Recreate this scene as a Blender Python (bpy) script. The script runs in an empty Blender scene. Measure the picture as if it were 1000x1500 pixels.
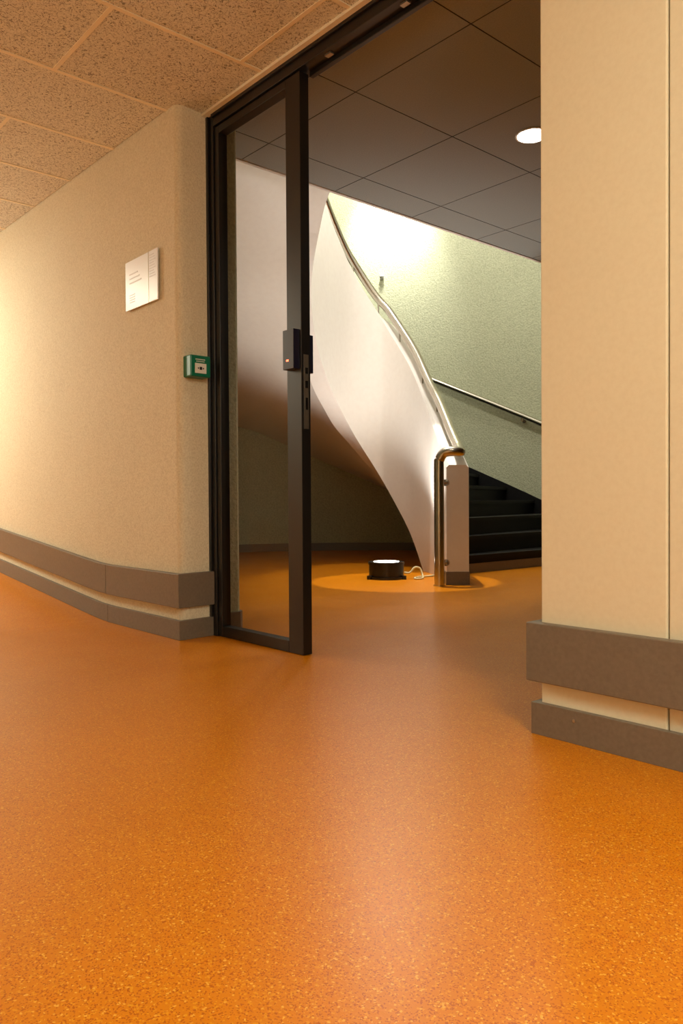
import bpy, bmesh, math
from mathutils import Vector, Matrix
scene = bpy.context.scene
scene.view_settings.view_transform = 'Standard'
scene.view_settings.look = 'None'
scene.view_settings.exposure = 0.0

# ------------------------------------------------------------ helpers
def lin(c):
    c = c/255.0
    return c/12.92 if c <= 0.04045 else ((c+0.055)/1.055)**2.4
def rgb(r, g, b): return (lin(r), lin(g), lin(b), 1.0)

def new_mat(name, col, rough=0.5, metal=0.0, spec=0.5):
    m = bpy.data.materials.new(name); m.use_nodes = True
    b = m.node_tree.nodes['Principled BSDF']
    b.inputs['Base Color'].default_value = col
    b.inputs['Roughness'].default_value = rough
    b.inputs['Metallic'].default_value = metal
    b.inputs['Specular IOR Level'].default_value = spec
    return m
def nd(m, t, **kw):
    n = m.node_tree.nodes.new(t)
    for k, v in kw.items(): setattr(n, k, v)
    return n
def lk(m, a, b): m.node_tree.links.new(a, b)
def bsdf(m): return m.node_tree.nodes['Principled BSDF']
def coords(m, scale=(1, 1, 1)):
    tc = nd(m, 'ShaderNodeTexCoord'); mp = nd(m, 'ShaderNodeMapping')
    mp.inputs['Scale'].default_value = scale
    lk(m, tc.outputs['Object'], mp.inputs['Vector'])
    return mp.outputs['Vector']
def noise(m, vec, scale, detail=4, rough=0.5):
    n = nd(m, 'ShaderNodeTexNoise')
    n.inputs['Scale'].default_value = scale
    n.inputs['Detail'].default_value = detail
    n.inputs['Roughness'].default_value = rough
    lk(m, vec, n.inputs['Vector'])
    return n.outputs['Fac']
def ramp(m, fac, stops):
    r = nd(m, 'ShaderNodeValToRGB')
    el = r.color_ramp.elements
    while len(el) < len(stops): el.new(0.5)
    for e, (p, c) in zip(el, stops):
        e.position = p; e.color = c
    lk(m, fac, r.inputs['Fac'])
    return r.outputs['Color']
def bump(m, h, strength, dist):
    b = nd(m, 'ShaderNodeBump')
    b.inputs['Strength'].default_value = strength
    b.inputs['Distance'].default_value = dist
    lk(m, h, b.inputs['Height'])
    lk(m, b.outputs['Normal'], bsdf(m).inputs['Normal'])
def mix(m, fac, a, b, mode='MIX'):
    x = nd(m, 'ShaderNodeMix'); x.data_type = 'RGBA'; x.blend_type = mode
    if isinstance(fac, float): x.inputs['Factor'].default_value = fac
    else: lk(m, fac, x.inputs['Factor'])
    for s, v in ((6, a), (7, b)):
        if isinstance(v, tuple): x.inputs[s].default_value = v
        else: lk(m, v, x.inputs[s])
    return x.outputs[2]

def plaster(name, c1, c2, bscale=130, bstr=0.5, bdist=0.004, rough=0.75):
    m = new_mat(name, c1, rough)
    v = coords(m)
    n1 = noise(m, v, bscale, 3, 0.6)
    n2 = noise(m, v, 2.2, 3)
    c = ramp(m, n1, [(0.3, c2), (0.62, c1)])
    c = mix(m, 0.15, c, ramp(m, n2, [(0.3, c2), (0.7, c1)]))
    lk(m, c, bsdf(m).inputs['Base Color'])
    bump(m, n1, bstr, bdist)
    return m

M = {}
M['cream'] = plaster('cream_plaster', rgb(230, 222, 198), rgb(205, 195, 168))
M['cream_smooth'] = plaster('cream_paint', rgb(229, 221, 196), rgb(224, 215, 189), 60, 0.08, 0.002, 0.5)
M['green'] = plaster('green_plaster', rgb(194, 197, 166), rgb(163, 166, 137), 55, 0.8, 0.01)
M['white'] = plaster('white_paint', rgb(232, 227, 220), rgb(228, 222, 215), 20, 0.05, 0.002, 0.5)
M['trim'] = new_mat('brown_vinyl_trim', rgb(118, 98, 82), 0.45)
v = coords(M['trim']); n = noise(M['trim'], v, 90, 3)
lk(M['trim'], ramp(M['trim'], n, [(0.3, rgb(112, 101, 88)), (0.7, rgb(121, 110, 96))]), bsdf(M['trim']).inputs['Base Color'])
M['black'] = new_mat('black_painted_metal', rgb(24, 22, 21), 0.35)
M['stair'] = new_mat('black_stair_rubber', rgb(20, 19, 18), 0.6, 0, 0.25)
v = coords(M['stair']); n = noise(M['stair'], v, 140, 2, 0.7)
lk(M['stair'], ramp(M['stair'], n, [(0.62, rgb(11, 10, 10)), (0.74, rgb(48, 46, 41))]), bsdf(M['stair']).inputs['Base Color'])
M['steel'] = new_mat('brushed_steel', rgb(196, 190, 178), 0.22, 1.0)
v = coords(M['steel'], (1, 1, 1)); n = noise(M['steel'], v, 300, 2); bump(M['steel'], n, 0.05, 0.001)
M['plate'] = new_mat('steel_plate', rgb(170, 165, 155), 0.35, 0.9)
M['green_box'] = new_mat('green_plastic', rgb(0, 110, 80), 0.35)
M['white_pl'] = new_mat('white_plastic', rgb(225, 225, 220), 0.35)
M['sign'] = new_mat('acrylic_sign', rgb(236, 243, 255), 0.3, 0, 0.4)
M['sign_grey'] = new_mat('sign_print', rgb(214, 219, 232), 0.4)
M['navy'] = new_mat('dark_blue_plastic', rgb(30, 28, 48), 0.3)
M['darkceil'] = new_mat('grey_ceiling_tile', rgb(118, 112, 104), 0.8)
v = coords(M['darkceil']); n = noise(M['darkceil'], v, 160, 3)
lk(M['darkceil'], ramp(M['darkceil'], n, [(0.3, rgb(142, 148, 146)), (0.7, rgb(153, 159, 157))]), bsdf(M['darkceil']).inputs['Base Color'])
M['joint'] = new_mat('dark_joint', rgb(74, 73, 70), 0.9)
M['creamjoint'] = new_mat('cream_tile_edge', rgb(240, 232, 210), 0.7)
M['cable'] = new_mat('cable_rubber', rgb(205, 195, 150), 0.5)
M['blackpl'] = new_mat('black_plastic', rgb(18, 17, 17), 0.35)

# wood wool tile
m = M['wool'] = new_mat('wood_wool_tile', rgb(190, 170, 135), 0.9)
v = coords(m)
nz = nd(m, 'ShaderNodeTexNoise'); nz.inputs['Scale'].default_value = 30; nz.inputs['Detail'].default_value = 2
lk(m, v, nz.inputs['Vector'])
va = nd(m, 'ShaderNodeVectorMath', operation='MULTIPLY_ADD'); va.inputs[1].default_value = (0.06, 0.06, 0.06)
lk(m, nz.outputs['Color'], va.inputs[0]); lk(m, v, va.inputs[2])
n2 = noise(m, va.outputs[0], 105, 2, 0.65)
n3 = noise(m, va.outputs[0], 190, 2, 0.6)
c1 = ramp(m, n3, [(0.36, rgb(130, 126, 112)), (0.50, rgb(230, 230, 220))])
c2 = ramp(m, n2, [(0.38, rgb(64, 58, 46)), (0.47, rgb(230, 230, 220))])
c = mix(m, 0.62, c1, c2)
lk(m, c, bsdf(m).inputs['Base Color']); bump(m, n2, 0.5, 0.004)

# speckled vinyl floor
m = M['floor'] = new_mat('orange_speckled_vinyl', rgb(206, 120, 4), 0.3, 0, 0.34)
v = coords(m)
def chips(scale):
    vo = nd(m, 'ShaderNodeTexVoronoi'); vo.inputs['Scale'].default_value = scale
    lk(m, v, vo.inputs['Vector'])
    sp = nd(m, 'ShaderNodeSeparateColor'); lk(m, vo.outputs['Color'], sp.inputs[0])
    return sp.outputs[0], sp.outputs[1]
a, a2 = chips(320)
b_, b2 = chips(440)
base = ramp(m, noise(m, v, 1.6, 3), [(0.3, rgb(204, 120, 0)), (0.7, rgb(210, 125, 0))])
def cr(fac, p):
    t = nd(m, 'ShaderNodeMath', operation='GREATER_THAN'); t.inputs[1].default_value = p
    lk(m, fac, t.inputs[0]); return t.outputs[0]
c = mix(m, cr(a, 0.88), base, rgb(217, 144, 20))
c = mix(m, cr(b_, 0.83), c, rgb(178, 90, 0))
c = mix(m, cr(a2, 0.965), c, rgb(226, 165, 58))
lk(m, c, bsdf(m).inputs['Base Color'])
lk(m, ramp(m, noise(m, v, 3.0, 4), [(0.3, (0.28,)*3+(1,)), (0.7, (0.33,)*3+(1,))]), bsdf(m).inputs['Roughness'])
bump(m, noise(m, v, 200, 2), 0.10, 0.002)

# glass (single thin sheet)
m = M['glass'] = bpy.data.materials.new('door_glass'); m.use_nodes = True
nt = m.node_tree; nt.nodes.clear()
out = nd(m, 'ShaderNodeOutputMaterial'); tr = nd(m, 'ShaderNodeBsdfTransparent'); gl = nd(m, 'ShaderNodeBsdfGlossy')
tr.inputs['Color'].default_value = (0.98, 0.99, 0.97, 1); gl.inputs['Roughness'].default_value = 0.02
fr = nd(m, 'ShaderNodeLayerWeight'); fr.inputs['Blend'].default_value = 0.15
mx = nd(m, 'ShaderNodeMixShader')
lk(m, fr.outputs['Fresnel'], mx.inputs[0]); lk(m, tr.outputs[0], mx.inputs[1]); lk(m, gl.outputs[0], mx.inputs[2]); lk(m, mx.outputs[0], out.inputs[0])

def emis(name, col, s):
    m = new_mat(name, col, 0.4)
    bsdf(m).inputs['Emission Color'].default_value = col
    bsdf(m).inputs['Emission Strength'].default_value = s
    return m
M['lampglow'] = emis('lamp_diffuser', (1, 0.94, 0.82, 1), 9)
M['warmglow'] = emis('warm_diffuser', (1, 0.92, 0.72, 1), 4)
M['red'] = emis('red_led', (1, 0.1, 0.04, 1), 6)

def obj(name, verts, faces, mats, midx=None, smooth=False, parent=None):
    me = bpy.data.meshes.new(name)
    me.from_pydata([tuple(p) for p in verts], [], faces)
    for mm in mats: me.materials.append(M[mm] if isinstance(mm, str) else mm)
    if midx:
        for p, i in zip(me.polygons, midx): p.material_index = i
    if smooth:
        for p in me.polygons: p.use_smooth = True
    me.update()
    o = bpy.data.objects.new(name, me); scene.collection.objects.link(o)
    bm = bmesh.new(); bm.from_mesh(me); bmesh.ops.recalc_face_normals(bm, faces=bm.faces); bm.to_mesh(me); bm.free()
    if parent: o.parent = parent
    return o
def empty(name, loc=(0, 0, 0)):
    e = bpy.data.objects.new(name, None); e.empty_display_size = 0.1
    scene.collection.objects.link(e); return e
class MB:
    def __init__(s): s.v = []; s.f = []; s.m = []
    def box(s, x0, x1, y0, y1, z0, z1, mi=0, taper=0.0):
        b = len(s.v); t = taper
        s.v += [(x0+t, y0+t, z0), (x1-t, y0+t, z0), (x1-t, y1-t, z0), (x0+t, y1-t, z0), (x0, y0, z1), (x1, y0, z1), (x1, y1, z1), (x0, y1, z1)]
        s.f += [(b, b+3, b+2, b+1), (b+4, b+5, b+6, b+7), (b, b+1, b+5, b+4), (b+1, b+2, b+6, b+5), (b+2, b+3, b+7, b+6), (b+3, b, b+4, b+7)]
        mm = mi if isinstance(mi, (list, tuple)) else [mi]*6
        s.m += list(mm)
    def cyl(s, c, r, z0, z1, seg=32, mi=0, r2=None):
        r2 = r if r2 is None else r2
        b = len(s.v)
        for k in range(seg):
            a = 2*math.pi*k/seg; s.v.append((c[0]+r*math.cos(a), c[1]+r*math.sin(a), z0))
        for k in range(seg):
            a = 2*math.pi*k/seg; s.v.append((c[0]+r2*math.cos(a), c[1]+r2*math.sin(a), z1))
        s.f.append(tuple(range(b+seg-1, b-1, -1))); s.m.append(mi)
        s.f.append(tuple(range(b+seg, b+2*seg))); s.m.append(mi)
        for k in range(seg):
            k2 = (k+1) % seg
            s.f.append((b+k, b+k2, b+seg+k2, b+seg+k)); s.m.append(mi)
    def tube(s, pts, r, seg=12, mi=0, caps=True):
        pts = [Vector(p) for p in pts]; n = len(pts); b = len(s.v)
        prev = None
        for i, p in enumerate(pts):
            t = (pts[min(i+1, n-1)]-pts[max(i-1, 0)]).normalized()
            if prev is None:
                u = t.orthogonal().normalized()
            else:
                u = (prev - t*prev.dot(t)).normalized()
            prev = u; w = t.cross(u)
            for k in range(seg):
                a = 2*math.pi*k/seg
                s.v.append(tuple(p+u*math.cos(a)*r+w*math.sin(a)*r))
        for i in range(n-1):
            for k in range(seg):
                k2 = (k+1) % seg
                s.f.append((b+i*seg+k, b+i*seg+k2, b+(i+1)*seg+k2, b+(i+1)*seg+k)); s.m.append(mi)
        if caps:
            s.f.append(tuple(range(b+seg-1, b-1, -1))); s.m.append(mi)
            s.f.append(tuple(range(b+(n-1)*seg, b+n*seg))); s.m.append(mi)
    def prism(s, poly, z0, z1, mifun=lambda i: 0, zt=None):
        b = len(s.v); n = len(poly)
        for (x, y) in poly: s.v.append((x, y, z0))
        for (x, y) in poly: s.v.append((x, y, z1))
        s.f.append(tuple(range(b+n-1, b-1, -1))); s.m.append(0)
        s.f.append(tuple(range(b+n, b+2*n))); s.m.append(0)
        for k in range(n):
            k2 = (k+1) % n
            s.f.append((b+k, b+k2, b+n+k2, b+n+k)); s.m.append(mifun(k))
    def make(s, name, mats, smooth=False, parent=None, bevel=0, autos=False):
        o = obj(name, s.v, s.f, mats, s.m, smooth, parent)
        if bevel:
            md = o.modifiers.new('bevel', 'BEVEL'); md.width = bevel; md.segments = 2; md.limit_method = 'ANGLE'
        return o
def smooth_by_angle(o, ang=40):
    for p in o.data.polygons: p.use_smooth = True
    bm = bmesh.new(); bm.from_mesh(o.data)
    for e in bm.edges:
        if len(e.link_faces) == 2 and e.calc_face_angle(0) > math.radians(ang): e.smooth = False
    bm.to_mesh(o.data); bm.free()

def catmull(pts, n=8):
    P = [Vector(p) for p in pts]; out = []
    P = [P[0]*2-P[1]] + P + [P[-1]*2-P[-2]]
    for i in range(1, len(P)-2):
        for k in range(n):
            t = k/n; a, b, c, d = P[i-1], P[i], P[i+1], P[i+2]
            out.append(0.5*((2*b)+(c-a)*t+(2*a-5*b+4*c-d)*t*t+(3*b-a-3*c+d)*t**3))
    out.append(P[-2]); return out

# building axes: camera stands at the origin; "ld" = (sideways, ahead) of the camera on plan
CX, SX = 0.6595, 0.7519
def ld(l, d): return (l*CX-d*SX, l*SX+d*CX)
H = 2.50          # ceiling height
def floorz(x):
    s = -3.9-x
    if s <= 0: return 0.0
    if s < 0.3: return 0.09*s*s/0.6
    return 0.09*(s-0.15)
def ceilz(x):
    return H + (0.02*(-3.2-x) if x < -3.2 else 0)

# ------------------------------------------------------------ floor
xs = [-13+0.1*i for i in range(0, 171)]
v = []; f = []
for x in xs:
    z = floorz(x)
    v += [(x, -1.8, z), (x, 2.05, z)]
for i in range(len(xs)-1):
    f.append((2*i, 2*i+2, 2*i+3, 2*i+1))
b = len(v)
v += [(-9, 2.05, 0), (4, 2.05, 0), (4, 8.3, 0), (-9, 8.3, 0)]
f.append((b, b+1, b+2, b+3))
obj('floor', v, f, ['floor'])

# ------------------------------------------------------------ walls
WY = 1.835; WX = -3.24
poly = [(-13, WY)]
r = 0.035
for k in range(5):
    a = math.radians(-90+90*k/4)
    poly.append((WX-r+r*math.cos(a), WY+r+r*math.sin(a)))
poly += [(-3.255, 2.05), (-3.255, 2.165), (-3.28, 2.19), (-13, 2.19)]
mb = MB()
mb.prism(poly, -0.05, 5.6, lambda i: 1 if i >= 6 else 0)
smooth_by_angle(mb.make('wall_left', ['cream', 'green']), 35)
mb = MB(); mb.box(-1.255, -0.897, WY, 2.3, 0, 2.6); mb.make('wall_right', ['cream_smooth'], bevel=0.004)
mb = MB(); mb.box(-0.893, 4, WY+0.004, 2.3, 0, 2.6); mb.make('wall_right_panel', ['cream_smooth'], bevel=0.002)
mb = MB(); mb.box(-13, 4, -2.0, -1.8, -0.1, 3.2); mb.make('wall_near', ['cream'])
mb = MB(); mb.box(4, 4.2, -2.0, 8.3, -0.1, 3.2); mb.make('wall_east', ['cream'])
mb = MB(); mb.box(-13.2, -13, -2.0, 2.2, -0.1, 3.4); mb.make('wall_west', ['cream'])

def trim(mb, path, th, z0, z1, side=1):
    n = len(path); off = []
    for i, p in enumerate(path):
        p = Vector(p)
        d1 = (Vector(path[i])-Vector(path[i-1])).normalized() if i > 0 else None
        d2 = (Vector(path[i+1])-Vector(path[i])).normalized() if i < n-1 else None
        if d1 is None: d1 = d2
        if d2 is None: d2 = d1
        n1 = Vector((d1.y, -d1.x))*side; n2 = Vector((d2.y, -d2.x))*side
        nn = (n1+n2).normalized(); off.append(p+nn*(th/max(0.4, nn.dot(n1))))
    b = len(mb.v)
    for p, q in zip(path, off):
        fz = floorz(p[0]) if p[1] < 2.05 else 0
        mb.v += [(p[0], p[1], fz+z0), (q.x, q.y, fz+z0), (q.x, q.y, fz+z1), (p[0], p[1], fz+z1)]
    for i in range(n-1):
        for k in range(4):
            k2 = (k+1) % 4
            mb.f.append((b+4*i+k, b+4*i+k2, b+4*i+4+k2, b+4*i+4+k)); mb.m.append(0)
    mb.f.append((b, b+1, b+2, b+3)); mb.f.append((b+4*(n-1)+3, b+4*(n-1)+2, b+4*(n-1)+1, b+4*(n-1))); mb.m += [0, 0]
pA = [(-12.9+0.2*i, WY) for i in range(44)]
pA = [p for p in pA if p[0] < -4.1] + [(-4.1, WY), (-4.0, WY), (-3.99, WY)]
pB = [(-3.987, WY), (-3.9, WY), (-3.6, WY), (WX, WY), (-3.255, 2.01)]
mb = MB(); trim(mb, pA, 0.03, 0.152, 0.312); trim(mb, pB, 0.03, 0.152, 0.312); mb.make('trim_left', ['trim'], bevel=0.003)
mb = MB(); trim(mb, pA, 0.02, 0, 0.092); trim(mb, pB, 0.02, 0, 0.092); mb.make('baseboard_left', ['trim'], bevel=0.002)
pR = [(-1.255, 2.28), (-1.255, WY), (-0.893, WY), (3.98, WY)]
mb = MB(); trim(mb, pR, 0.03, 0.148, 0.310); mb.make('trim_right', ['trim'], bevel=0.003)
mb = MB(); trim(mb, pR, 0.02, 0, 0.088)
# screw in the skirting
b = len(mb.v)
mb.tube([(-1.14, WY-0.0205, 0.062), (-1.14, WY-0.0225, 0.062)], 0.005, 10, 1)
mb.make('baseboard_right', ['trim', 'plate'], bevel=0.002)
mb = MB(); trim(mb, [(-3.255, 2.095), (-3.255, 2.165), (-3.28, 2.19), (-4.0, 2.19), (-6.9, 2.19)], 0.014, 0, 0.10); mb.make('baseboard_lobby', ['trim'])

# ------------------------------------------------------------ corridor ceiling : wood wool panels, running bond, cream grid strips
mb = MB()
def ctile(x0, x1, y0, y1):
    for bx in ((x0, x1, y0, y1, 0.0, 0.012, [0, 1, 1, 1, 1, 1]),
               (x0-0.010, x0+0.010, y0-0.001, y1+0.001, -0.003, 0.0015, [1]*6),
               (x0+0.0101, x1-0.0101, y0-0.009, y0+0.009, -0.003, 0.0015, [1]*6)):
        if bx[4] < 0 and bx[3] < -1.7: continue
        b0 = len(mb.v)
        mb.box(bx[0], bx[1], max(bx[2], -1.799), bx[3], bx[4], bx[5], bx[6])
        for i in range(b0, len(mb.v)):
            q = mb.v[i]; mb.v[i] = (q[0], q[1], q[2]+ceilz(q[0]))
x = -2.76-0.57*17
while x < 4:
    x1 = min(x+0.57, 3.99)
    odd = round((x+2.76)/0.57) % 2
    ymax = 1.985 if (x > -3.4 and x1 < -0.8) else WY-0.004
    yj = 0.73 if odd == 0 else 0.16
    ys = [yj-1.14*2, yj-1.14, yj, yj+1.14, yj+2.28]
    ys = [-1.8]+[y for y in ys if -1.75 < y < ymax-0.03]+[ymax]
    for i in range(len(ys)-1): ctile(x, x1, ys[i], ys[i+1])
    x += 0.57
ceil = mb.make('ceiling', ['wool', 'creamjoint'])
mb = MB(); mb.box(-3.25, -1.26, 1.975, 2.008, 2.488, 2.50); mb.make('trim_ceiling', ['creamjoint'])

# ------------------------------------------------------------ lobby ceiling (dark tiles), ends at stair void
VX = -3.54; g = 0.666
mb = MB()
xs_ = [VX]; x = -2.623-g
while x < VX+0.05: x += g
while x < 4: xs_.append(x); x += g
xs_.append(4)
ys_ = [2.10]; y = 2.401
while y < 7.9: ys_.append(y); y += g
ys_.append(7.9)
for i in range(len(xs_)-1):
    for j in range(len(ys_)-1):
        mb.box(xs_[i]+.0012, xs_[i+1]-.0012, ys_[j]+.0012, ys_[j+1]-.0012, H, H+0.015, [0, 0, 1, 1, 1, 1], taper=0.0015)
mb.box(VX, 4, 2.10, 7.9, H+0.012, H+0.03, 1)
mb.make('ceiling_lobby', ['darkceil', 'joint'])
mb = MB(); mb.box(VX-0.02, VX-0.001, 2.2, 7.88, H-0.006, H+0.06); mb.make('trim_void', ['white'])
mb = MB(); mb.box(VX-0.001, VX+0.2, 2.2, 8.2, H+0.061, 5.6); mb.make('wall_void', ['white'])

# ------------------------------------------------------------ stairwell wall (green): straight + apse
C = (-5.0, 4.5); R = 3.4
inner = [(4, C[1]+R)]
for k in range(0, 61):
    w = math.radians(90+133*k/60)
    inner.append((C[0]+R*math.cos(w), C[1]+R*math.sin(w)))
inner = [p for p in inner if p[1] > 2.2]
outer_ = []
for p in inner:
    if p[0] > C[0]: outer_.append((p[0], p[1]+0.2))
    else:
        d = (Vector(p)-Vector(C)).normalized(); q = Vector(p)+d*0.2; outer_.append((q.x, q.y))
v = []; f = []; n = len(inner)
for p, q in zip(inner, outer_):
    v += [(p[0], p[1], 0), (q[0], q[1], 0), (q[0], q[1], 5.6), (p[0], p[1], 5.6)]
for i in range(n-1):
    for k in range(4):
        k2 = (k+1) % 4; f.append((4*i+k, 4*i+k2, 4*i+4+k2, 4*i+4+k))
f += [(0, 1, 2, 3), (4*n-1, 4*n-2, 4*n-3, 4*n-4)]
smooth_by_angle(obj('wall_stairwell', v, f, ['green']), 30)
mb = MB(); mb.box(-8.7, VX+0.2, 2.0, 8.3, 5.6, 5.7); mb.make('ceiling_stairwell', ['white'])
bb = [(-4.75, 7.898)]+[p for p in inner if p[0] < -4.9]
mb = MB(); trim(mb, [(p[0], p[1]) for p in bb][::-1], 0.015, 0.0, 0.10, side=1); mb.make('baseboard_stairwell', ['trim'])

# ------------------------------------------------------------ spiral stair
tab = [(.80, 5.93, 1.0), (.80, 6.3, 1.16), (.785, 6.8, 1.45), (.755, 7.06, 1.64), (.649, 7.4, 2.03), (.47, 7.65, 2.415), (.338, 7.7, 2.65),
       (.133, 7.6, 2.97), (0, 7.4, 3.20), (-.107, 7.15, 3.41), (-.2, 6.85, 3.68), (-.24, 6.5, 3.95), (-.22, 6.2, 4.15), (-.155, 5.95, 4.39),
       (-.085, 5.75, 4.57), (.05, 5.6, 4.75), (.3, 5.5, 5.0)]
P = catmull(tab, 8)
nrm = []
for i in range(len(P)):
    t = P[min(i+1, len(P)-1)]-P[max(i-1, 0)]; t.z = 0; t.normalize()
    nrm.append(Vector((t.y, -t.x, 0)))
TH = 0.17
def w3(l, d, z):
    x, y = ld(l, d); return (x, y, z)
v = []; f = []
for p, nn in zip(P, nrm):
    top = p.z-0.085; bot = max(0.0, p.z-1.69); q = p+nn*TH
    c = 0.02
    ring = [w3(p.x, p.y, bot), w3(p.x, p.y, top-c), w3(p.x+nn.x*c, p.y+nn.y*c, top), w3(q.x-nn.x*c, q.y-nn.y*c, top), w3(q.x, q.y, top-c), w3(q.x, q.y, bot)]
    v += ring
n = len(P); K = 6
for i in range(n-1):
    for k in range(K):
        k2 = (k+1) % K; f.append((K*i+k, K*i+k2, K*i+K+k2, K*i+K+k))
f += [tuple(range(K)), tuple(range(K*n-1, K*n-K-1, -1))]
stair = empty('spiral_staircase')
smooth_by_angle(obj('balustrade', v, f, ['white'], parent=stair), 35)

th_tab = [(0, 25), (2.2, 109), (2.68, 140), (2.95, 165), (3.15, 190), (3.39, 215), (3.57, 232), (4.0, 240)]
def out_pt(z):
    for (z0, a0), (z1, a1) in zip(th_tab, th_tab[1:]):
        if z <= z1 or z1 == 4.0:
            a = a0+(a1-a0)*(z-z0)/(z1-z0); break
    w = math.radians(a+48.75); s, c = math.sin(w), math.cos(w)
    t = R-0.004
    if s > 0 and c > 0: t = (R-0.004)/s
    if C[1]+t*s < 2.2: t = 2.295/(-s)
    return Vector((C[0]+t*c, C[1]+t*s))
in_tab = [(0.0, Vector((.97, 6.55))), (.16, Vector((.97, 6.72))), (.32, Vector((.96, 6.86))), (.48, Vector((.955, 6.97)))]
for p, nn in zip(P, nrm):
    if p.z-1.0 >= 0.62: q = p+nn*(TH-0.02); in_tab.append((p.z-1.0, Vector((q.x, q.y))))
def in_pt(z):
    for (z0, a), (z1, b) in zip(in_tab, in_tab[1:]):
        if z <= z1:
            q = a+(b-a)*((z-z0)/(z1-z0)); return Vector(ld(q.x, q.y))
    q = in_tab[-1][1]; return Vector(ld(q.x, q.y))
def inface_pt(z):
    for i in range(len(P)-1):
        if P[i].z-1.0 <= z <= P[i+1].z-1.0:
            t = (z-P[i].z+1.0)/(P[i+1].z-P[i].z); q = P[i]+(P[i+1]-P[i])*t; return Vector(ld(q.x, q.y))
    return Vector(ld(P[-1].x, P[-1].y))
RI = 0.16; mb = MB(); NS = 22
def quad(pts, mi=0):
    b = len(mb.v); mb.v += [tuple(p) for p in pts]; mb.f.append(tuple(range(b, b+len(pts)))); mb.m.append(mi)
SUB = 6
for i in range(1, NS):
    z = RI*i
    a, b_ = in_pt(z), out_pt(z); a2, b2 = in_pt(z+RI), out_pt(z+RI)
    d = ((a+b_)/2-(a2+b2)/2).normalized()*0.025
    zb = z-RI
    quad([(a.x, a.y, zb), (b_.x, b_.y, zb), (b_.x, b_.y, z-0.035), (a.x, a.y, z-0.035)])
    an, bn = a+d, b_+d
    quad([(a.x, a.y, z-0.035), (b_.x, b_.y, z-0.035), (bn.x, bn.y, z-0.035), (an.x, an.y, z-0.035)])
    quad([(an.x, an.y, z-0.035), (bn.x, bn.y, z-0.035), (bn.x, bn.y, z), (an.x, an.y, z)])
    quad([(an.x, an.y, z), (bn.x, bn.y, z), (b_.x, b_.y, z), (a.x, a.y, z)])
    outs = [out_pt(z+RI*k/SUB) for k in range(SUB+1)]; ins = [in_pt(z+RI*k/SUB) for k in range(SUB+1)]
    for k in range(SUB):
        quad([(ins[k].x, ins[k].y, z), (outs[k].x, outs[k].y, z), (outs[k+1].x, outs[k+1].y, z), (ins[k+1].x, ins[k+1].y, z)])
    if i == 1:   # grey skirting in front of the first riser
        e = d*0.5
        quad([(a.x+e.x, a.y+e.y, 0.0), (b_.x+e.x, b_.y+e.y, 0.0), (b_.x+e.x, b_.y+e.y, 0.085), (a.x+e.x, a.y+e.y, 0.085)], 1)
        quad([(a.x+e.x, a.y+e.y, 0.085), (b_.x+e.x, b_.y+e.y, 0.085), (b_.x, b_.y, 0.085), (a.x, a.y, 0.085)], 1)
mb.make('steps', ['stair', 'trim'], parent=stair)
# wall string: raking black skirting along the outer wall
v = []; f = []
zs = [0.10+0.05*i for i in range(60)]
for z in zs:
    q = out_pt(z)
    d = Vector((0, -1)) if q.x > C[0] else (Vector(C)-q).normalized()
    if q.y < 2.3: d = Vector((0, 1))
    q2 = q+d*0.02; zb = max(0.0, z-0.35); zt = z+0.05
    v += [(q.x, q.y, zb), (q2.x, q2.y, zb), (q2.x, q2.y, zt), (q.x, q.y, zt)]
n = len(zs)
for i in range(n-1):
    for k in range(4):
        k2 = (k+1) % 4; f.append((4*i+k, 4*i+k2, 4*i+4+k2, 4*i+4+k))
f += [(0, 1, 2, 3), (4*n-1, 4*n-2, 4*n-3, 4*n-4)]
obj('wall_string', v, f, ['stair'], parent=stair)
# soffit
v = []; f = []; NU = 90; NV = 10
zs = [0.69+(3.95-0.69)*i/NU for i in range(NU+1)]
for z in zs:
    a, b_ = inface_pt(z), out_pt(z)
    for k in range(NV+1):
        q = a+(b_-a)*(k/NV); v.append((q.x, q.y, z-0.69+0.001))
for i in range(NU):
    for k in range(NV):
        a = i*(NV+1)+k; f.append((a, a+1, a+NV+2, a+NV+1))
obj('soffit', v, f, ['white'], smooth=True, parent=stair)
mb = MB(); q = [ld(.795, 6.05), ld(.795, 5.925), ld(.975, 5.925), ld(.975, 6.7)]
trim(mb, q, 0.006, 0.0, 0.10, side=-1)
mb.make('newel_base', ['trim'], parent=stair)
# steel handrail + newel loop
hr = [w3(.735, 5.86, 0.0), w3(.735, 5.86, .45), w3(.735, 5.86, .90), w3(.742, 5.857, .955), w3(.765, 5.85, .995), w3(.80, 5.84, 1.01), w3(.86, 5.84, 1.012), w3(.897, 5.87, 1.012), w3(.905, 5.93, 1.02)]
hr = [Vector(p) for p in hr]
def rail_off(i):
    t = min(1.0, max(0.0, (i-6)/22.0)); return TH*(0.66-0.36*t), 0.055*t
rp = []
for i in range(3, len(P)):
    o_, dz = rail_off(i); q = P[i]+nrm[i]*o_; rp.append(Vector(w3(q.x, q.y, P[i].z+dz)))
hr += rp
mb = MB(); mb.tube(catmull(hr[:14], 5)+hr[14:], 0.038, 18)
for zz in (.17, .78):
    mb.tube([w3(.735, 5.86, zz), w3(.81, 5.95, zz)], 0.011, 10)
    mb.tube([w3(.792, 5.925, zz), w3(.802, 5.94, zz)], 0.026, 14)
for i in range(10, len(P), 9):
    o_, dz = rail_off(i); q = P[i]+nrm[i]*max(o_, 0.04)
    mb.tube([w3(q.x, q.y, P[i].z+dz-0.02), w3(q.x, q.y, P[i].z-0.10)], 0.009, 8)
mb.cyl(ld(.735, 5.86), 0.046, 0, 0.008, 24)
mb.make('handrail', ['steel'], smooth=True, parent=stair)
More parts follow.
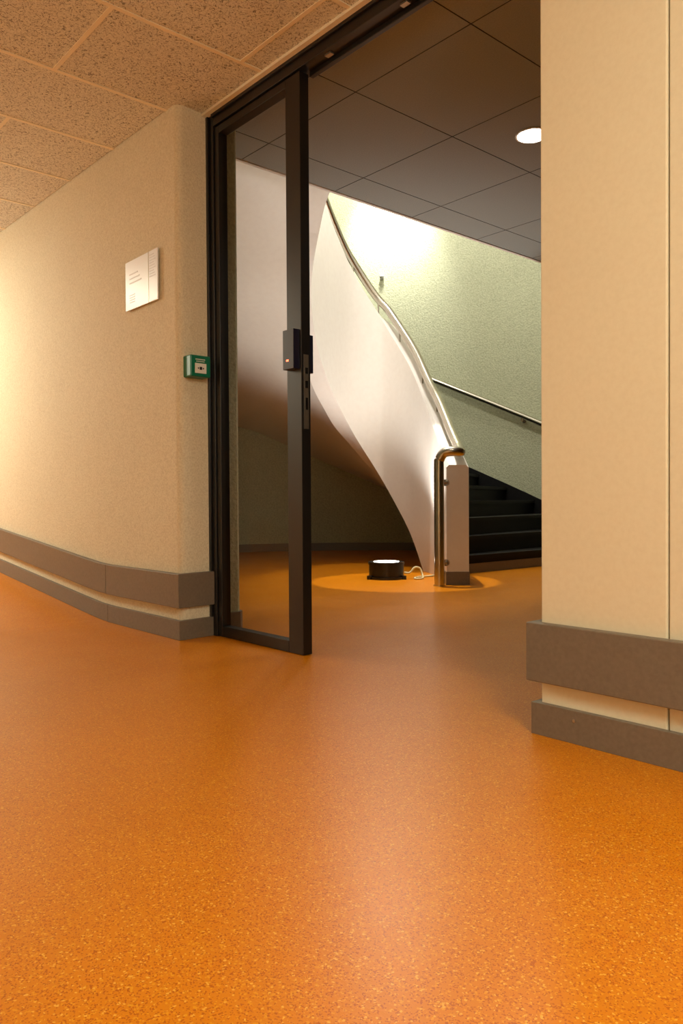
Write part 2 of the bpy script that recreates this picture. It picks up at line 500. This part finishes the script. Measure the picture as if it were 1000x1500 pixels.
smooth_by_angle(bpy.data.objects['handrail'], 50)
# wall handrail
wr = []
for i in range(0, 40):
    z = 0.03+i*0.06
    q = out_pt(z)
    d = Vector((0, -1)) if q.x > C[0] else (Vector(C)-q).normalized()
    q = q+d*0.075; wr.append((q.x, q.y, z+0.96))
mb = MB(); mb.tube(wr, 0.033, 14)
for i in range(2, 40, 9):
    p = Vector(wr[i]); d = Vector((0, 1, 0)) if p.x > C[0] else Vector((p.x-C[0], p.y-C[1], 0)).normalized()
    mb.tube([p, p+Vector((0, 0, -0.06)), p+Vector((0, 0, -0.06))+d*0.074], 0.009, 8)
    mb.tube([p+Vector((0, 0, -0.06))+d*0.062, p+Vector((0, 0, -0.06))+d*0.074], 0.025, 14)
wrail = mb.make('wall_handrail', ['steel']); smooth_by_angle(wrail, 50)

# ------------------------------------------------------------ door
door = empty('door_1')
mb = MB()
FY0, FY1 = 2.01, 2.09
mb.box(-3.255, -3.205, FY0, FY1, 0, 2.50)
mb.box(-3.262, -3.235, FY0-0.012, FY0, 0, 2.50)
mb.box(-3.205, -1.31, FY0, FY1, 2.435, 2.50)
mb.box(-3.205, -1.31, FY0-0.012, FY0, 2.475, 2.50)
mb.box(-1.31, -1.235, FY0, FY1, 0, 2.50)
mb.box(-2.54, -1.32, FY0+0.055, FY1-0.005, 2.415, 2.435)
mb.make('frame', ['black'], parent=door, bevel=0.002)
LX0, LX1, LY0, LY1 = -3.203, -2.548, 2.018, 2.066
SL, SR = LX0+0.034, LX1-0.098
mb = MB()
mb.box(LX0, SL, LY0, LY1, 0.002, 2.43)
mb.box(SR, LX1, LY0, LY1, 0.002, 2.43)
mb.box(SL, SR, LY0, LY1, 0.002, 0.052)
mb.box(SL, SR, LY0, LY1, 2.395, 2.43)
mb.make('leaf_frame', ['black'], parent=door, bevel=0.002)
obj('glass_pane', [(SL, 2.042, 0.05), (SR, 2.042, 0.05), (SR, 2.042, 2.397), (SL, 2.042, 2.397)], [(0, 1, 2, 3)], ['glass'], parent=door)
mb = MB()
mb.box(LX1, LX1+0.003, 2.030, 2.054, 0.95, 1.26, 0)
mb.box(LX1+0.003, LX1+0.005, 2.035, 2.049, 1.12, 1.15, 1)
mb.box(LX1+0.003, LX1+0.005, 2.036, 2.048, 1.03, 1.08, 1)
mb.box(LX1+0.003, LX1+0.005, 2.035, 2.049, 1.18, 1.205, 1)
for xx in (-2.40, -1.98):
    mb.box(xx, xx+0.035, FY0+0.02, FY0+0.04, 2.428, 2.436, 0)
mb.make('lock_plate', ['plate', 'blackpl'], parent=door)
mb = MB()
mb.box(LX1-0.085, LX1-0.012, LY0-0.032, LY0, 1.20, 1.365, 0)
mb.box(LX1-0.070, LX1-0.02, LY1, LY1+0.032, 1.19, 1.35, 0)
mb.box(LX1-0.060, LX1-0.045, LY0-0.034, LY0-0.031, 1.232, 1.24, 1)
mb.make('card_reader', ['navy', 'red'], parent=door, bevel=0.004)

# ------------------------------------------------------------ call point
cp = empty('fire_door_call_point')
mb = MB(); mb.box(-3.25, -3.175, 1.862, 1.968, 1.232, 1.332, 0); mb.make('housing', ['green_box'], parent=cp, bevel=0.005)
mb = MB(); ox = -0.010
mb.box(-3.1655+ox, -3.162+ox, 1.884, 1.944, 1.248, 1.294, 0)
mb.box(-3.163+ox, -3.1610+ox, 1.908, 1.920, 1.264, 1.278, 1)
for s_, yy in ((1, 1.904), (-1, 1.924)):
    b = len(mb.v); mb.v += [(-3.1612+ox, yy, 1.266), (-3.1612+ox, yy, 1.276), (-3.1612+ox, yy-s_*0.009, 1.271)]; mb.f.append((b, b+1, b+2)); mb.m.append(1)
for k in range(7):
    mb.box(-3.1652+ox, -3.1640+ox, 1.888+k*0.0075, 1.893+k*0.0075, 1.310, 1.315, 0)
for k in range(6):
    mb.box(-3.1652+ox, -3.1640+ox, 1.892+k*0.0075, 1.897+k*0.0075, 1.301, 1.305, 0)
mb.make('break_panel', ['white_pl', 'blackpl'], parent=cp)

# ------------------------------------------------------------ wall sign
sg = empty('wall_sign')
mb = MB(); mb.box(-3.745, -3.405, WY-0.016, WY-0.010, 1.625, 1.872, 0)
for (a, b_) in ((-3.71, 1.65), (-3.44, 1.65), (-3.71, 1.85), (-3.44, 1.85)): mb.box(a-0.006, a+0.006, WY-0.010, WY, b_-0.006, b_+0.006, 0)
mb.make('panel', ['sign'], parent=sg, bevel=0.001)
mb = MB()
mb.box(-3.497, -3.494, WY-0.0175, WY-0.0155, 1.625, 1.872, 1)
for k in range(3): mb.box(-3.70, -3.61+0.02*k, WY-0.0172, WY-0.0158, 1.80-0.022*k, 1.806-0.022*k, 0)
for k in range(9): mb.box(-3.485, -3.44+0.008*((k*7) % 3), WY-0.0172, WY-0.0158, 1.85-0.013*k, 1.853-0.013*k, 0)
for k in range(4): mb.box(-3.70, -3.64, WY-0.0172, WY-0.0158, 1.66+0.012*k, 1.663+0.012*k, 0)
mb.make('print', ['sign_grey', 'plate'], parent=sg)

# ------------------------------------------------------------ floor spotlight
fl = empty('floor_spotlight')
lc = ld(.369, 6.45)
mb = MB(); rr = 0.15
mb.cyl(lc, rr+0.012, 0.0, 0.02, 48); mb.cyl(lc, rr-0.006, 0.02, 0.12, 48)
mb.cyl(lc, rr, 0.12, 0.14, 48)
for a in (0.3, 2.4, 4.5):
    mb.cyl((lc[0]+math.cos(a)*(rr+0.012), lc[1]+math.sin(a)*(rr+0.012)), 0.022, 0, 0.03, 12)
o = mb.make('housing', ['blackpl'], parent=fl); smooth_by_angle(o, 40)
mb = MB(); mb.cyl(lc, 0.105, 0.14, 0.143, 40); mb.make('lens', ['lampglow'], parent=fl)
cb = [w3(.515, 6.42, .05), w3(.56, 6.42, .05), w3(.60, 6.43, .09), w3(.645, 6.44, .085), w3(.665, 6.42, .03), w3(.66, 6.36, .01), w3(.60, 6.33, .008), w3(.62, 6.45, .008), w3(.78, 6.6, .008)]
mb = MB(); mb.tube(catmull(cb, 8), 0.008, 8); mb.make('cable', ['cable'], smooth=True, parent=fl)

# ------------------------------------------------------------ small sensor on the green wall
hk = empty('wall_sensor')
def apse(px):
    t = (px-500)/1140.0
    for i in range(600, 1300):
        d = i*0.01; x, y = ld(t*d, d)
        if (x > C[0] and y > C[1]+R-0.005) or (x <= C[0] and (Vector((x, y))-Vector(C)).length > R-0.005): return Vector((x, y))
hp = apse(561); dn = (Vector(C)-hp).normalized() if hp.x < C[0] else Vector((0, -1))
hz = 3.52
mb = MB(); P0 = Vector((hp.x, hp.y, hz)); D3 = Vector((dn.x, dn.y, 0))
mb.tube([P0-D3*0.02, P0+D3*0.04], 0.010, 12); mb.tube([P0-D3*0.01, P0+D3*0.012], 0.025, 16)
mb.cyl((P0+D3*0.04)[:2], 0.032, hz+0.0, hz+0.012, 20)
mb.make('bracket', ['white_pl'], parent=hk)

# ------------------------------------------------------------ downlight
dl = empty('recessed_downlight')
dc = (-2.345, 3.36)
mb = MB(); mb.cyl(dc, 0.085, H-0.006, H-0.001, 40, 0); mb.cyl(dc, 0.074, H-0.008, H-0.006, 40, 1)
mb.make('fitting', ['white_pl', 'lampglow'], parent=dl)

# ------------------------------------------------------------ lamps
def lamp_fixture(x, y, sx=0.3, sy=0.3):
    z = ceilz(x)
    e = empty('ceiling_lamp')
    mb = MB(); mb.box(x-sx-0.02, x+sx+0.02, y-sy-0.02, y+sy+0.02, z-0.035, z-0.012, 0); mb.box(x-sx, x+sx, y-sy, y+sy, z-0.09, z-0.035, 1)
    mb.make('housing', ['white_pl', 'warmglow'], parent=e)
    return z-0.1

def area(name, loc, size, power, col, rot=(0, 0, 0), spread=180):
    L = bpy.data.lights.new(name, 'AREA'); L.shape = 'SQUARE'; L.size = size; L.energy = power; L.color = col; L.spread = math.radians(spread)
    o = bpy.data.objects.new(name, L); o.location = loc; o.rotation_euler = rot; scene.collection.objects.link(o); return o
def spot(name, loc, power, col, ang, blend, target, rad=0.05):
    L = bpy.data.lights.new(name, 'SPOT'); L.energy = power; L.color = col; L.spot_size = math.radians(ang); L.spot_blend = blend; L.shadow_soft_size = rad
    o = bpy.data.objects.new(name, L); o.location = loc
    o.rotation_euler = (Vector(target)-Vector(loc)).to_track_quat('-Z', 'Y').to_euler(); scene.collection.objects.link(o); return o
def pt(name, loc, power, col, r=0.08):
    L = bpy.data.lights.new(name, 'POINT'); L.energy = power; L.color = col; L.shadow_soft_size = r
    o = bpy.data.objects.new(name, L); o.location = loc; scene.collection.objects.link(o)
WARM = (1.0, 0.945, 0.75)
for (x, y, p, k) in ((0.7, 0.4, 34, 1.35), (-6.4, 0.4, 44, 1.25), (3.2, -0.5, 16, 1.0), (-10, 0.0, 30, 1.0)):
    z = lamp_fixture(x, y)
    area('corridor_light', (x, y, z), 0.5, p, WARM)
    pt('corridor_glow', (x, y, z-0.55), p*k, WARM, 0.2)
lp = apse(575)
d = (Vector(C)-lp).normalized()
spot('stair_wall_light', (lp.x+d.x*0.6, lp.y+d.y*0.6, 4.9), 330, (1.0, 0.97, 0.88), 75, 1.0, (lp.x, lp.y, 4.05), 0.1)
pt('stair_lamp', (lp.x+d.x*0.9, lp.y+d.y*0.9, 4.9), 95, (1.0, 0.97, 0.88), 0.12)
x, y = ld(.44, 6.3)
spot('well_spotlight', (x, y, 5.3), 850, (1, 0.92, 0.76), 16.4, 0.08, ld(.50, 6.22)+(0,), 0.03)
area('well_light', (x, y, 5.4), 0.6, 105, (1, 0.96, 0.88))
spot('uplight', (lc[0], lc[1], 0.16), 165, (1, 0.96, 0.88), 110, 0.6, (lc[0], lc[1], 3), 0.09)
spot('downlight_beam', (dc[0], dc[1], H-0.02), 34, (1, 0.92, 0.76), 150, 0.8, (dc[0], dc[1], 0), 0.07)

w = bpy.data.worlds.new('world'); scene.world = w; w.use_nodes = True
w.node_tree.nodes['Background'].inputs[0].default_value = (1, 0.8, 0.55, 1); w.node_tree.nodes['Background'].inputs[1].default_value = 0.02

# ------------------------------------------------------------ camera
cd = bpy.data.cameras.new('camera'); cam = bpy.data.objects.new('camera', cd); scene.collection.objects.link(cam)
cd.sensor_fit = 'VERTICAL'; cd.sensor_height = 36.0; cd.lens = 1140/1500*36.0; cd.clip_start = 0.05
fw = Vector((-SX, CX, 0)); pitch = math.radians(-0.854)
dirv = Vector((fw.x*math.cos(pitch), fw.y*math.cos(pitch), math.sin(pitch)))
q = dirv.to_track_quat('-Z', 'Y')
cam.matrix_world = Matrix.Translation((0, 0, 0.65)) @ q.to_matrix().to_4x4() @ Matrix.Rotation(math.radians(-0.35), 4, 'Z')
scene.camera = cam
